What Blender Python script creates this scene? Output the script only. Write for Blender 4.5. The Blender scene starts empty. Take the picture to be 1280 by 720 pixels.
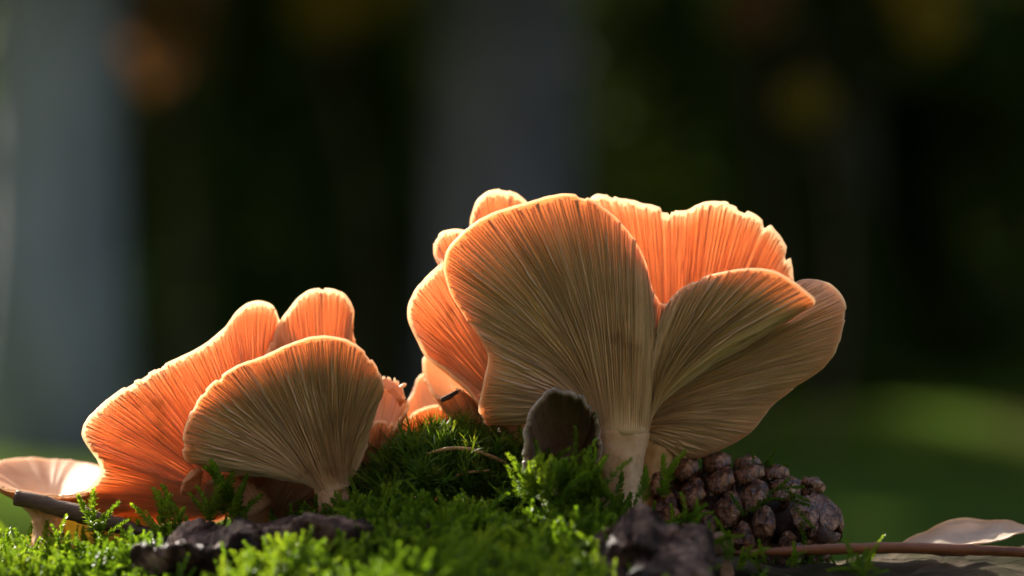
import bpy, math, random
import numpy as np
from mathutils import Vector, Matrix

RNG = np.random.default_rng(7)
random.seed(7)
sc = bpy.context.scene
COL = sc.collection

# ------------------------------------------------------------------ camera
LENS, SENSOR = 105.0, 36.0
MM = 0.0002                               # metres per photo pixel in the plane of focus
DIST = MM * 1280 * LENS / SENSOR          # camera to plane of focus
CAMZ = 0.40
cam_d = bpy.data.cameras.new('camera')
cam = bpy.data.objects.new('camera', cam_d)
COL.objects.link(cam)
cam.location = (0, -DIST, CAMZ)
cam.rotation_euler = (math.radians(90), 0, 0)
cam_d.lens, cam_d.sensor_width = LENS, SENSOR
cam_d.clip_start, cam_d.clip_end = 0.02, 400
cam_d.dof.use_dof = True
cam_d.dof.focus_distance = DIST - 0.004
cam_d.dof.aperture_fstop = 6.3
cam_d.dof.aperture_blades = 0
sc.camera = cam

# ------------------------------------------------------------------ sky, sun, exposure
SUN_AZ = Vector((-0.56, 0.80, 0)).normalized()
SUN_EL = math.radians(27)
to_sun = Vector((SUN_AZ.x * math.cos(SUN_EL), SUN_AZ.y * math.cos(SUN_EL), math.sin(SUN_EL)))
w = bpy.data.worlds.new('World'); sc.world = w; w.use_nodes = True
nt = w.node_tree
sky = nt.nodes.new('ShaderNodeTexSky'); sky.sky_type = 'NISHITA'; sky.sun_disc = False
sky.air_density, sky.dust_density, sky.ozone_density = 0.7, 4.0, 0.3
sky.sun_elevation = SUN_EL
sky.sun_rotation = math.atan2(to_sun.x, to_sun.y)
nt.links.new(sky.outputs[0], nt.nodes['Background'].inputs[0])
nt.nodes['Background'].inputs[1].default_value = 0.14
sun_d = bpy.data.lights.new('sun', 'SUN'); sun_d.energy = 4.0; sun_d.angle = math.radians(0.53)
sun_d.color = (1.0, 0.93, 0.82)
sun = bpy.data.objects.new('sun', sun_d); COL.objects.link(sun)
sun.rotation_euler = (-to_sun).to_track_quat('-Z', 'Y').to_euler()
sun.location = to_sun * 50
sc.view_settings.view_transform = 'Standard'
sc.view_settings.look = 'None'
sc.view_settings.gamma = 1
sc.view_settings.exposure = 2.0
sc.render.engine = 'CYCLES'
cy = sc.cycles
cy.use_denoising = True
cy.max_bounces = 14; cy.diffuse_bounces = 8; cy.transmission_bounces = 10; cy.glossy_bounces = 3
cy.transparent_max_bounces = 4
cy.sample_clamp_indirect = 6.0
cy.use_adaptive_sampling = True; cy.adaptive_threshold = 0.01

# ------------------------------------------------------------------ helpers
def P(px, py, ymm=0.0):
    """photo pixel + distance behind the plane of focus (mm) -> world point"""
    y = ymm * 0.001
    s = MM * (DIST + y) / DIST
    return np.array([(px - 640) * s, y, CAMZ + (360 - py) * s])

def mesh_np(name, verts, faces, mat, parent=None, smooth=True, attrs=None):
    """faces: an int array (n,3)/(n,4) or a list of such arrays"""
    verts = np.asarray(verts, dtype=np.float32).reshape(-1, 3)
    if isinstance(faces, np.ndarray): faces = [faces]
    faces = [np.asarray(f, dtype=np.int32) for f in faces if len(f)]
    me = bpy.data.meshes.new(name)
    me.vertices.add(len(verts)); me.vertices.foreach_set('co', verts.ravel())
    idx = np.concatenate([f.ravel() for f in faces])
    tot = np.concatenate([np.full(len(f), f.shape[1], np.int32) for f in faces])
    start = np.concatenate([[0], np.cumsum(tot)[:-1]]).astype(np.int32)
    me.loops.add(len(idx)); me.loops.foreach_set('vertex_index', idx)
    me.polygons.add(len(tot)); me.polygons.foreach_set('loop_start', start)
    try: me.polygons.foreach_set('loop_total', tot)
    except Exception: pass
    me.polygons.foreach_set('use_smooth', np.full(len(tot), smooth, dtype=bool))
    if attrs:
        for k, a in attrs.items():
            at = me.attributes.new(k, 'FLOAT', 'POINT'); at.data.foreach_set('value', np.asarray(a, np.float32))
    me.update(calc_edges=True); me.validate()
    if mat: me.materials.append(mat)
    return link(name, me, parent)

def link(name, me, parent=None):
    o = bpy.data.objects.new(name, me); COL.objects.link(o)
    if parent: o.parent = parent
    return o

def empty(name, loc):
    o = bpy.data.objects.new(name, None); COL.objects.link(o); o.location = loc
    o.empty_display_size = 0.01
    return o

def tag(o, label=None, cat=None, group=None, kind=None):
    if label: o['label'] = label
    if cat: o['category'] = cat
    if group: o['group'] = group
    if kind: o['kind'] = kind
    return o

def child(o, parent):
    """parent an object built in world coordinates to an Empty that only has a location"""
    o.parent = parent
    o.location = o.location - parent.location
    return o

def catmull(pts, n, closed=True):
    """dense Catmull-Rom through pts, resampled evenly by length"""
    pts = np.asarray(pts, float); m = len(pts); out = []
    segs = m if closed else m - 1
    for i in range(segs):
        if closed: p0, p1, p2, p3 = pts[(i-1) % m], pts[i], pts[(i+1) % m], pts[(i+2) % m]
        else: p0, p1, p2, p3 = pts[max(i-1, 0)], pts[i], pts[i+1], pts[min(i+2, m-1)]
        t = np.linspace(0, 1, 40, endpoint=False)[:, None]
        out.append(0.5 * ((2*p1) + (-p0+p2)*t + (2*p0-5*p1+4*p2-p3)*t**2 + (-p0+3*p1-3*p2+p3)*t**3))
    c = np.concatenate(out)
    if not closed: c = np.vstack([c, pts[-1]])
    d = np.vstack([c, c[:1]]) if closed else c
    L = np.concatenate([[0], np.cumsum(np.linalg.norm(np.diff(d, axis=0), axis=1))])
    q = np.linspace(0, L[-1], n, endpoint=not closed)
    return np.stack([np.interp(q, L, d[:, k]) for k in range(3)], 1)

def smooth1(a, k, closed=True):
    for _ in range(k):
        if closed: a = (np.roll(a, 1, 0) + 2*a + np.roll(a, -1, 0)) / 4
        else:
            b = a.copy(); b[1:-1] = (a[:-2] + 2*a[1:-1] + a[2:]) / 4; a = b
    return a

def grid_faces(nu, nv, closed_u=True):
    """quads of a (nu, nv) vertex grid"""
    i = np.arange(nu if closed_u else nu-1); j = np.arange(nv-1)
    I, J = np.meshgrid(i, j, indexing='ij'); I2 = (I+1) % nu
    return np.stack([I*nv+J, I2*nv+J, I2*nv+J+1, I*nv+J+1], -1).reshape(-1, 4)

def tube(pts, rad, n=8, cap=True):
    """verts, faces of a tube along pts with radius list"""
    pts = np.asarray(pts, float); m = len(pts); rad = np.broadcast_to(np.asarray(rad, float), (m,))
    t = np.gradient(pts, axis=0); t /= np.linalg.norm(t, axis=1)[:, None] + 1e-12
    ref = np.array([0.13, 1, 0.21]) if abs(t[0][1]) < .8 else np.array([1, .1, .2])
    e1 = np.cross(t, ref); e1 /= np.linalg.norm(e1, axis=1)[:, None]
    e2 = np.cross(t, e1)
    a = np.linspace(0, 2*np.pi, n, endpoint=False)
    v = pts[:, None] + rad[:, None, None] * (np.cos(a)[None, :, None]*e1[:, None] + np.sin(a)[None, :, None]*e2[:, None])
    v = v.transpose(1, 0, 2).reshape(-1, 3)
    f = [grid_faces(n, m)]
    if cap:
        v = np.vstack([v, pts[0], pts[-1]]); A, B = n*m, n*m+1
        k = np.arange(n); k2 = (k+1) % n
        f.append(np.concatenate([np.stack([k2*m, k*m, np.full(n, A)], 1), np.stack([k*m+m-1, k2*m+m-1, np.full(n, B)], 1)]))
    return v, f

# value noise for shapes
_perm = np.random.default_rng(3).random((64, 64, 64)).astype(np.float32)
def vnoise(p, scale=1.0):
    p = np.asarray(p, float) * scale + 100
    i = np.floor(p).astype(int); f = p - i; f = f*f*(3-2*f)
    r = 0
    for dx in (0, 1):
        for dy in (0, 1):
            for dz in (0, 1):
                wgt = (f[..., 0] if dx else 1-f[..., 0]) * (f[..., 1] if dy else 1-f[..., 1]) * (f[..., 2] if dz else 1-f[..., 2])
                r = r + wgt * _perm[(i[..., 0]+dx) % 64, (i[..., 1]+dy) % 64, (i[..., 2]+dz) % 64]
    return r * 2 - 1
def fbm(p, scale=1.0, oct=4):
    s, a, r = scale, 1.0, 0
    for _ in range(oct):
        r = r + a * vnoise(p, s); s *= 2.03; a *= .5
    return r

# ------------------------------------------------------------------ materials
def new_mat(name):
    m = bpy.data.materials.new(name); m.use_nodes = True
    m.node_tree.nodes.clear()
    out = m.node_tree.nodes.new('ShaderNodeOutputMaterial')
    return m, m.node_tree, out
def N(nt, t, **kw):
    n = nt.nodes.new(t)
    for k, v in kw.items():
        if k.startswith('_'): setattr(n, k[1:], v)
        else: n.inputs[k].default_value = v
    return n
def L(nt, a, b): nt.links.new(a, b)
def noise_col(nt, scale, stops, detail=5, rough=.6, coord='Object', stretch=None, dist=0.0):
    tc = N(nt, 'ShaderNodeTexCoord')
    src = tc.outputs[coord]
    if stretch:
        mp = N(nt, 'ShaderNodeMapping'); mp.inputs['Scale'].default_value = stretch
        L(nt, src, mp.inputs[0]); src = mp.outputs[0]
    n = N(nt, 'ShaderNodeTexNoise', Scale=scale, Detail=detail, Roughness=rough, Distortion=dist)
    L(nt, src, n.inputs['Vector'])
    r = N(nt, 'ShaderNodeValToRGB')
    el = r.color_ramp.elements
    while len(el) < len(stops): el.new(.5)
    for e, (p, c) in zip(el, stops): e.position = p; e.color = (*c, 1)
    L(nt, n.outputs[0], r.inputs[0])
    return r.outputs[0], n.outputs[0]

def leaf_mat(name, cols, trans=0.45, rough=.45, attr='shade', tcol=None, spec=.15):
    m, nt, out = new_mat(name)
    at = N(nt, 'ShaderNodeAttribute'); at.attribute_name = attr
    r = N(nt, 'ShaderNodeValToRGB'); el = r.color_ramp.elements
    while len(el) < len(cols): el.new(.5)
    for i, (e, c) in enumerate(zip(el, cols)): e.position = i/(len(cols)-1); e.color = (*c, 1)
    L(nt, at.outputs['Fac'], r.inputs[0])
    b = N(nt, 'ShaderNodeBsdfPrincipled', Roughness=rough); b.inputs['Specular IOR Level'].default_value = spec
    L(nt, r.outputs[0], b.inputs['Base Color'])
    t = N(nt, 'ShaderNodeBsdfTranslucent')
    mx = N(nt, 'ShaderNodeMix', _data_type='RGBA', _blend_type='MULTIPLY'); mx.inputs[0].default_value = 1
    L(nt, r.outputs[0], mx.inputs[6]); mx.inputs[7].default_value = (*(tcol or (1.5, 1.35, .7)), 1)
    L(nt, mx.outputs[2], t.inputs[0])
    ms = N(nt, 'ShaderNodeMixShader'); ms.inputs[0].default_value = trans
    L(nt, b.outputs[0], ms.inputs[1]); L(nt, t.outputs[0], ms.inputs[2]); L(nt, ms.outputs[0], out.inputs[0])
    return m

def flesh_mat(name, cols, tcol, trans=.5, scale=180, rough=.55, spots=True, spec=.25, tmin=None, deep=(.60, .33, .14), edge=False):
    """thin mushroom flesh: part of the light passes through it"""
    m, nt, out = new_mat(name)
    c, f = noise_col(nt, scale, cols, detail=6, rough=.65)
    if spots:                                       # brown bruises of uneven shape
        c2, f2 = noise_col(nt, 55, [(.62, (1, 1, 1)), (.72, (.45, .28, .16))], detail=4)
        mm = N(nt, 'ShaderNodeMix', _data_type='RGBA', _blend_type='MULTIPLY'); mm.inputs[0].default_value = .8
        L(nt, c, mm.inputs[6]); L(nt, c2, mm.inputs[7]); c = mm.outputs[2]
    at = N(nt, 'ShaderNodeAttribute'); at.attribute_name = 'tone'     # stems turn orange-tan where the gills run down
    mt = N(nt, 'ShaderNodeMix', _data_type='RGBA'); L(nt, at.outputs['Fac'], mt.inputs[0]); L(nt, c, mt.inputs[6]); mt.inputs[7].default_value = (*deep, 1)
    c = mt.outputs[2]
    b = N(nt, 'ShaderNodeBsdfPrincipled', Roughness=rough); b.inputs['Specular IOR Level'].default_value = spec
    L(nt, c, b.inputs['Base Color'])
    bp = N(nt, 'ShaderNodeBump', Strength=.25, Distance=.0004); L(nt, f, bp.inputs['Height']); L(nt, bp.outputs[0], b.inputs['Normal'])
    t = N(nt, 'ShaderNodeBsdfTranslucent')
    tm = N(nt, 'ShaderNodeMix', _data_type='RGBA', _blend_type='MULTIPLY'); tm.inputs[0].default_value = .5
    tm.inputs[6].default_value = (*tcol, 1); L(nt, c, tm.inputs[7]); 
    tsrc = tm.outputs[2]
    if edge:                                        # paler transmitted colour at the margin paints the sun-bright rim
        ae = N(nt, 'ShaderNodeAttribute'); ae.attribute_name = 'thin'
        me_ = N(nt, 'ShaderNodeMapRange'); me_.inputs['From Min'].default_value = .965; L(nt, ae.outputs['Fac'], me_.inputs[0])
        mx = N(nt, 'ShaderNodeMix', _data_type='RGBA'); L(nt, me_.outputs[0], mx.inputs[0]); L(nt, tsrc, mx.inputs[6]); mx.inputs[7].default_value = (1, .90, .70, 1)
        tsrc = mx.outputs[2]
    L(nt, tsrc, t.inputs[0])
    ms = N(nt, 'ShaderNodeMixShader'); ms.inputs[0].default_value = trans
    if tmin is not None:                            # thicker flesh lets less light through
        at = N(nt, 'ShaderNodeAttribute'); at.attribute_name = 'thin'
        mr = N(nt, 'ShaderNodeMapRange'); mr.inputs['To Min'].default_value = tmin; mr.inputs['To Max'].default_value = trans
        L(nt, at.outputs['Fac'], mr.inputs[0]); L(nt, mr.outputs[0], ms.inputs[0])
    L(nt, b.outputs[0], ms.inputs[1]); L(nt, t.outputs[0], ms.inputs[2]); L(nt, ms.outputs[0], out.inputs[0])
    return m

def solid_mat(name, stops, scale, rough=.7, bump=.5, bdist=.002, detail=8, stretch=None, spec=.3, dist=0., second=None, rvar=None):
    m, nt, out = new_mat(name)
    c, f = noise_col(nt, scale, stops, detail=detail, stretch=stretch, dist=dist)
    if second:
        sc2, st2 = second
        c2, _ = noise_col(nt, sc2, st2, detail=4)
        mm = N(nt, 'ShaderNodeMix', _data_type='RGBA', _blend_type='MULTIPLY'); mm.inputs[0].default_value = 1
        L(nt, c, mm.inputs[6]); L(nt, c2, mm.inputs[7]); c = mm.outputs[2]
    b = N(nt, 'ShaderNodeBsdfPrincipled', Roughness=rough); b.inputs['Specular IOR Level'].default_value = spec
    L(nt, c, b.inputs['Base Color'])
    if rvar:
        mr = N(nt, 'ShaderNodeMapRange'); mr.inputs['To Min'].default_value = rvar[0]; mr.inputs['To Max'].default_value = rvar[1]
        L(nt, f, mr.inputs[0]); L(nt, mr.outputs[0], b.inputs['Roughness'])
    bp = N(nt, 'ShaderNodeBump', Strength=bump, Distance=bdist); L(nt, f, bp.inputs['Height']); L(nt, bp.outputs[0], b.inputs['Normal'])
    L(nt, b.outputs[0], out.inputs[0])
    return m

M = {}
M['cap'] = flesh_mat('mushroom cap flesh', [(.3, (.78, .50, .28)), (.7, (.90, .66, .42))], (1.0, .60, .34), trans=.64, tmin=.05, edge=True)
M['gill'] = flesh_mat('mushroom gills', [(.3, (.61, .385, .215)), (.7, (.77, .53, .33))], (1.0, .66, .42), trans=.48, scale=120, tmin=.04, rough=.42, spec=.4, deep=(.26, .14, .065))
M['backlit_gill'] = flesh_mat('backlit gill glow', [(.3, (.66, .42, .24)), (.7, (.80, .56, .36))], (1.0, .66, .42), trans=.60, scale=120, tmin=.2, rough=.5, deep=(.52, .28, .14))  # lighter, clearer copy of the gill material: backlit glow put into its colour
M['stem'] = flesh_mat('mushroom stem', [(.25, (.42, .24, .11)), (.5, (.66, .43, .24)), (.75, (.80, .60, .40))], (1, .6, .35), trans=.12, scale=260)
M['old_cap'] = flesh_mat('withered grey cap', [(.3, (.20, .13, .085)), (.7, (.50, .42, .33))], (.8, .5, .3), trans=.12, scale=420, deep=(.09, .034, .014))
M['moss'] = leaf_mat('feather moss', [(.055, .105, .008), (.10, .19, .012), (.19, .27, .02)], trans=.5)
M['dark_moss'] = leaf_mat('broom moss', [(.03, .07, .008), (.065, .13, .012), (.16, .18, .02)], trans=.4)
M['log'] = solid_mat(spec=.03, name='weathered log', stops=[(.30, (.012, .008, .005)), (.5, (.062, .045, .030)), (.75, (.15, .115, .08))], scale=45, rough=.85, bump=.9, bdist=.006, stretch=(.35, 1, 1), detail=12, dist=.6, second=(40, [(.4, (1, 1, 1)), (.65, (.45, .55, .35))]))
M['bark'] = solid_mat('dark bark', [(.38, (.007, .004, .003)), (.5, (.045, .024, .015)), (.64, (.22, .145, .105))], 85, rough=.5, bump=1.0, bdist=.006, detail=10, spec=.15, rvar=(.3, .8), second=(260, [(.45, (.7, .65, .65)), (.62, (1.3, 1.25, 1.2)), (.72, (2.2, 2.3, 2.1))]))
M['bark_pale'] = solid_mat('pale bark edge', [(.3, (.22, .16, .15)), (.7, (.48, .40, .40))], 200, rough=.6)
M['scale'] = solid_mat('pine cone scale', [(.36, (.040, .014, .007)), (.5, (.17, .072, .034)), (.66, (.48, .29, .17))], 3.6, rough=.3, bump=.35, bdist=.06, detail=8, spec=.8, rvar=(.08, .5), second=(11, [(.40, (.45, .4, .4)), (.6, (1.25, 1.2, 1.15))]))
M['core'] = solid_mat('cone core', [(.3, (.020, .010, .007)), (.7, (.11, .06, .04))], 300, rough=.5, bump=.8, bdist=.0012)
M['torn'] = flesh_mat('torn orange flesh', [(.3, (.62, .27, .12)), (.7, (.78, .42, .22))], (1, .5, .25), trans=.35, scale=300)
M['twig'] = solid_mat('brown twig', [(.3, (.030, .016, .008)), (.7, (.14, .075, .034))], 220, rough=.6, bump=.9, bdist=.0012, stretch=(.2, 1, 1))
M['red_twig'] = solid_mat('reddish twig', [(.3, (.10, .032, .012)), (.7, (.24, .09, .035))], 160, rough=.45, bump=.5, bdist=.0004, stretch=(.2, 1, 1))
M['needle'] = solid_mat('dry pine needle', [(.3, (.28, .14, .05)), (.7, (.50, .30, .12))], 300, rough=.4)
M['chip'] = solid_mat('wood chip', [(.3, (.16, .09, .045)), (.7, (.36, .23, .13))], 260, rough=.7, bump=.6, bdist=.001)
M['dry_leaf'] = flesh_mat('pale dry leaf', [(.3, (.38, .30, .22)), (.7, (.58, .48, .38))], (.9, .7, .5), trans=.3, scale=140)
M['sunlit_ground'] = flesh_mat('sunlit yellow ground', [(.3, (.48, .36, .06)), (.7, (.66, .52, .10))], (1, .85, .25), trans=.45, scale=140)  # yellow of sunlit ground painted as a surface colour
M['drop'] = None

# ------------------------------------------------------------------ the ground and the log
LOG_R = 0.25
_zx = np.array([-8000, 0, 100, 180, 260, 380, 460, 560, 680, 760, 850, 900, 960, 1000, 1180, 1300, 9000.])
_zp = np.array([690, 695, 702, 698, 684, 664, 650, 641, 641, 650, 682, 702, 704, 702, 698, 692, 680.])
def log_z(x, y):
    """height of the log's surface (no moss)"""
    x = np.asarray(x, float); y = np.asarray(y, float)
    px = x / MM + 640
    z0 = CAMZ - (np.interp(px, _zx, _zp) - 360) * MM
    yy = np.clip(y, -LOG_R*.999, LOG_R*.999)
    z = z0 - (LOG_R - np.sqrt(LOG_R**2 - yy**2))
    p = np.stack(np.broadcast_arrays(x, y, np.zeros_like(x+y)), -1)
    return z + .0022*fbm(p, 38, 3) + .0006*fbm(p, 210, 2)

def build_ground():
    n = 120
    g = np.sign(np.linspace(-1, 1, n)) * np.abs(np.linspace(-1, 1, n))**3 * 160
    X, Y = np.meshgrid(g, g + 6, indexing='ij')
    Z = .06*fbm(np.stack([X, Y, X*0], -1), .55, 3) - .05
    Z = Z + .012*np.maximum(Y-14, 0)
    v = np.stack([X, Y, Z], -1).reshape(-1, 3)
    m, nt, out = new_mat('forest floor')
    c, f = noise_col(nt, .9, [(.34, (.05, .034, .018)), (.44, (.05, .085, .012)), (.62, (.075, .115, .016)), (.75, (.11, .10, .04))], detail=6)
    b = N(nt, 'ShaderNodeBsdfPrincipled', Roughness=1.0); b.inputs['Specular IOR Level'].default_value = 0; L(nt, c, b.inputs['Base Color'])
    bp = N(nt, 'ShaderNodeBump', Strength=.8, Distance=.05); L(nt, f, bp.inputs['Height']); L(nt, bp.outputs[0], b.inputs['Normal'])
    L(nt, b.outputs[0], out.inputs[0])
    o = mesh_np('ground', v, grid_faces(n, n, False), m)
    tag(o, 'mossy forest floor stretching away behind the log', kind='structure')
build_ground()

def build_log():
    root = empty('fallen_log', (0, 0, .08))
    tag(root, 'thick weathered fallen log carrying the moss and mushrooms', 'log')
    xs = np.concatenate([np.linspace(-1.3, -.22, 40, endpoint=False), np.linspace(-.22, .22, 190), np.linspace(.22, 1.3, 41)[1:]])
    # upper half on a fine y-grid, lower half as arc
    ys = np.concatenate([-np.sin(np.linspace(math.pi/2*.985, math.asin(.5), 14, endpoint=False)) * LOG_R,
                         np.linspace(-.125, .125, 100), np.sin(np.linspace(math.asin(.5), math.pi/2*.985, 15))[1:] * LOG_R])
    X, Y = np.meshgrid(xs, ys, indexing='ij')
    Z = log_z(X, Y)
    lo = np.linspace(math.pi/2*.985, -math.pi/2*.985 , 24)     # underneath
    ang = np.linspace(0.02, math.pi-.02, 24)
    Yl = LOG_R*np.cos(ang)[None]*np.ones((len(xs), 1)); Zl = (.09 - LOG_R*np.sin(ang))[None]*np.ones((len(xs), 1))
    Xl = xs[:, None]*np.ones((1, 24))
    A = np.concatenate([np.stack([X, Y, Z], -1), np.stack([Xl, Yl, Zl], -1)], 1)
    nx, na = A.shape[:2]
    i, j = np.meshgrid(np.arange(nx-1), np.arange(na), indexing='ij'); j2 = (j+1) % na
    F = np.stack([i*na+j, (i+1)*na+j, (i+1)*na+j2, i*na+j2], -1).reshape(-1, 4)
    v = A.reshape(-1, 3)
    c0, c1 = A[0].mean(0), A[-1].mean(0)
    v = np.vstack([v, c0, c1]); k = np.arange(na); k2 = (k+1) % na
    T = np.concatenate([np.stack([k, k2, np.full(na, nx*na)], 1), np.stack([(nx-1)*na+k2, (nx-1)*na+k, np.full(na, nx*na+1)], 1)])
    child(mesh_np('wood', v, [F, T], M['log']), root)
    return root
log = build_log()

# ------------------------------------------------------------------ mushrooms
def mushroom(label, rim, attach, r_stem, axis, foot, k=.28, n_gills=240, gill=1.7, t0=2.6, trim=.8,
             cap_mat='cap', gill_mat='gill', stem_mat='stem', group=None, wave=.6, seed=1, lean=0.0, reverse=False, foot_r=None, kout=0.0, notch=.5, flip=False, thin=1.2, inner=0.0):
    """a funnel cap: rim = list of (px,py,mm); attach = (px,py,mm) of the stem top; foot = (px,py,mm) of the stem base.
    rim runs clockwise seen from above (left, front, right, back) so the outer side is the gill side"""
    rg = np.random.default_rng(seed)
    NU, NV = 420, 26
    C = P(*attach); ax = np.array(axis, float); ax /= np.linalg.norm(ax)
    R = catmull([P(*p) for p in rim], NU)
    # fine scallops and little tears of the margin
    u = np.arange(NU) / NU
    e1 = np.cross(ax, [0, 1, 0]); e1 /= np.linalg.norm(e1); e2 = np.cross(ax, e1)
    d = R - C; dl = np.linalg.norm(d, axis=1, keepdims=True); dn = d / dl
    def per(nf, s):
        a = rg.normal(size=NU); return smooth1(a, nf) * s
    rag = per(3, .00022*notch) + per(60, .0011*wave)
    for _ in range(int(14*notch*2)):
        c = rg.integers(0, NU); wd = rg.integers(1, 3)
        rag[(np.arange(c-wd, c+wd+1)) % NU] -= rg.uniform(.0002, .0007)*notch*2
    R = R + dn * rag[:, None]
    # stem angle for every rim point, kept turning one way
    a = np.unwrap(np.arctan2(d @ e2, d @ e1))
    tot = a[-1] - a[0]; sg = np.sign(tot)
    a = np.maximum.accumulate(a*sg)*sg
    uni = a[0] + sg*2*np.pi*u
    a = .55*a + .45*uni
    a = a[0] + np.concatenate([[0], np.cumsum(smooth1(np.diff(np.append(a, a[0]+sg*2*np.pi)), 12))])[:NU]
    ring = np.cos(a)[:, None]*e1 + np.sin(a)[:, None]*e2
    A = C + r_stem*.00092*ring
    D = np.linalg.norm(R - A, axis=1, keepdims=True)
    Q = A + ax*D*k + ring*D*kout
    v = np.linspace(0, 1, NV)**.9
    def S_of(Ai, Qi, Ri, vv):
        vv = vv[None, :, None]
        return (1-vv)**2*Ai[:, None] + 2*vv*(1-vv)*Qi[:, None] + vv**2*Ri[:, None]
    S = S_of(A, Q, R, v)
    # broad ripples along the normal
    du = np.roll(S, -1, 0) - np.roll(S, 1, 0); dv = np.gradient(S, axis=1)
    Nn = np.cross(du, dv)
    Nn /= np.linalg.norm(Nn, axis=2, keepdims=True) + 1e-12
    # orient: gill side must look away from the funnel's inside
    inside = C + ax*.03
    if np.mean(np.sum(Nn[:, 4:12]*(S[:, 4:12]-inside), -1)) < 0: Nn = -Nn
    if flip: Nn = -Nn
    Nn = smooth1(Nn, 4); Nn /= np.linalg.norm(Nn, axis=2, keepdims=True) + 1e-12
    rip = (per(45, .0045) + per(14, .0011))*wave
    S = S + Nn * rip[:, None, None] * (v**2*(1-.55*v**4))[None, :, None]
    base = P(*foot)
    base[2] = min(base[2], float(log_z(base[0], base[1]))-.004)
    root = empty('mushroom', base)
    tag(root, label, 'mushroom', group)
    # cap: under sheet, rim, upper sheet
    th = (trim + (t0-trim)*(1-v)**.75)*.001
    axd = np.linalg.norm(np.cross(S - C, ax), axis=2)
    thk = np.minimum(th[None, :], .6*axd)
    T = S - Nn*thk[:, :, None]
    j0 = 3
    rimmid = (S[:, -1]+T[:, -1])/2 + dn*.00035
    sheet = np.concatenate([S, rimmid[:, None], T[:, ::-1][:, :NV-j0]], 1)
    nv = sheet.shape[1]
    vv = sheet.reshape(-1, 3); F = grid_faces(NU, nv)
    cen = T[:, j0].mean(0)
    vv = np.vstack([vv, cen, A.mean(0)]); kk = np.arange(NU); k2 = (kk+1) % NU
    F3 = np.concatenate([np.stack([kk*nv+nv-1, k2*nv+nv-1, np.full(NU, NU*nv)], 1), np.stack([k2*nv, kk*nv, np.full(NU, NU*nv+1)], 1)])
    thn = np.concatenate([v, [1.], v[::-1][:NV-j0]])**thin
    thn = np.concatenate([np.tile(thn, NU), [0, 0]])
    o = child(mesh_np('cap', vv, [F, F3], M[cap_mat], attrs={'thin': thn, 'tone': np.concatenate([np.tile(np.concatenate([np.zeros(NV), [inner*.2], np.full(NV-j0, inner)]), NU), [inner, 0]])}), root)
    # gills: thin wedges standing on the under sheet, every other one short
    if n_gills:
        gv, gf, ga, gt = [], [], [], []; off = 0
        NS = 30
        ui = (np.arange(n_gills) + rg.uniform(-.14, .14, n_gills)) / n_gills * NU
        for i, uu in enumerate(ui):
            i0 = int(math.floor(uu)) % NU; fr = uu - math.floor(uu); i1 = (i0+1) % NU
            v0 = (0.02 if i % 2 == 0 else (rg.uniform(.18, .42) if i % 4 == 1 else rg.uniform(.42, .72)))
            v1 = rg.uniform(.982, .997)
            q = np.linspace(v0, v1, NS)
            x = np.interp(q, v, np.arange(NV)); a0 = np.floor(x).astype(int).clip(0, NV-2); fx = (x-a0)[:, None]
            def smp(arr):
                c0 = arr[i0]*(1-fr)+arr[i1]*fr
                return c0[a0]*(1-fx) + c0[a0+1]*fx
            s = smp(S); nn = smp(Nn)
            tg = np.gradient(s, axis=0); tg /= np.linalg.norm(tg, axis=1)[:, None]+1e-12
            side = np.cross(tg, nn); side /= np.linalg.norm(side, axis=1)[:, None]+1e-12
            qq = (q-v0)/(v1-v0)
            dep = gill*.001*np.minimum(1, qq*3)**.9*np.minimum(1, (1-qq)*2.2)**.9*np.clip(.45+.75*q, 0, 1)
            dep = dep*rg.uniform(.85, 1.1)*(1 if i % 2 == 0 else .82)
            wob = (smooth1(rg.normal(size=NS), 6, False)*.00034 + rg.normal()*.00008)*np.minimum(1, qq*3)
            wid = .00020*np.ones(NS)
            wid = np.minimum(wid, np.linalg.norm(S[i1]-S[i0], axis=1)[a0]*.45*NU/n_gills*.5+.00004)
            b1 = s - nn*.0003 + side*wid[:, None]; b2 = s - nn*.0003 - side*wid[:, None]
            ed = s + nn*dep[:, None] + side*wob[:, None]
            ed1 = ed + side*(wid*.28)[:, None]; ed2 = ed - side*(wid*.28)[:, None]
            blk = np.stack([b1, ed1, ed2, b2], 1)
            gv.append(blk.reshape(-1, 3)); ga.append(np.repeat(q**thin, 4)); gt.append(np.full(NS*4, np.clip(rg.normal(.18, .22), 0, .7)))
            r = np.arange(NS-1)[:, None]*4 + off
            for c in range(3):
                gf.append(np.concatenate([r+c, r+c+1, r+c+5, r+c+4], 1))
            off += NS*4
        g = child(mesh_np('gills', np.vstack(gv), np.concatenate(gf), M[gill_mat], attrs={'thin': np.concatenate(ga), 'tone': np.concatenate(gt)}), root)
        tag(g, kind='stuff')
    # stem
    m = 26; tt = np.linspace(0, 1, m)[:, None]
    top = C + ax*.004
    bow = np.array([lean*.001, 0, 0])
    ctr = base*(1-tt) + top*tt + bow*(4*tt*(1-tt))
    fr_ = (foot_r or r_stem*.82)*.001
    tC = 1-.004/np.linalg.norm(top-base); sh = np.clip((tt[:, 0]-tC+.01)/(1.01-tC), 0, 1); sh = sh*sh*(3-2*sh)
    rad = (fr_ + (r_stem*.001-fr_)*tt[:, 0]**3 + .0010*np.exp(-tt[:, 0]*7))*(1-.5*sh)
    sv, sf = tube(ctr, rad, 40)
    nrm = sv[:-2]-np.tile(ctr, (40, 1)); nrm /= np.linalg.norm(nrm, axis=1)[:, None]+1e-9
    ang = np.repeat(np.arange(40), m); hz = np.tile(tt[:, 0], 40)
    rid = vnoise(np.stack([ang*.9, hz*2.2, hz*0+seed], 1), 1.0)*.00032 + vnoise(np.stack([ang*.23, hz*5, hz*0+seed+5], 1), 1.0)*.0005
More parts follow.
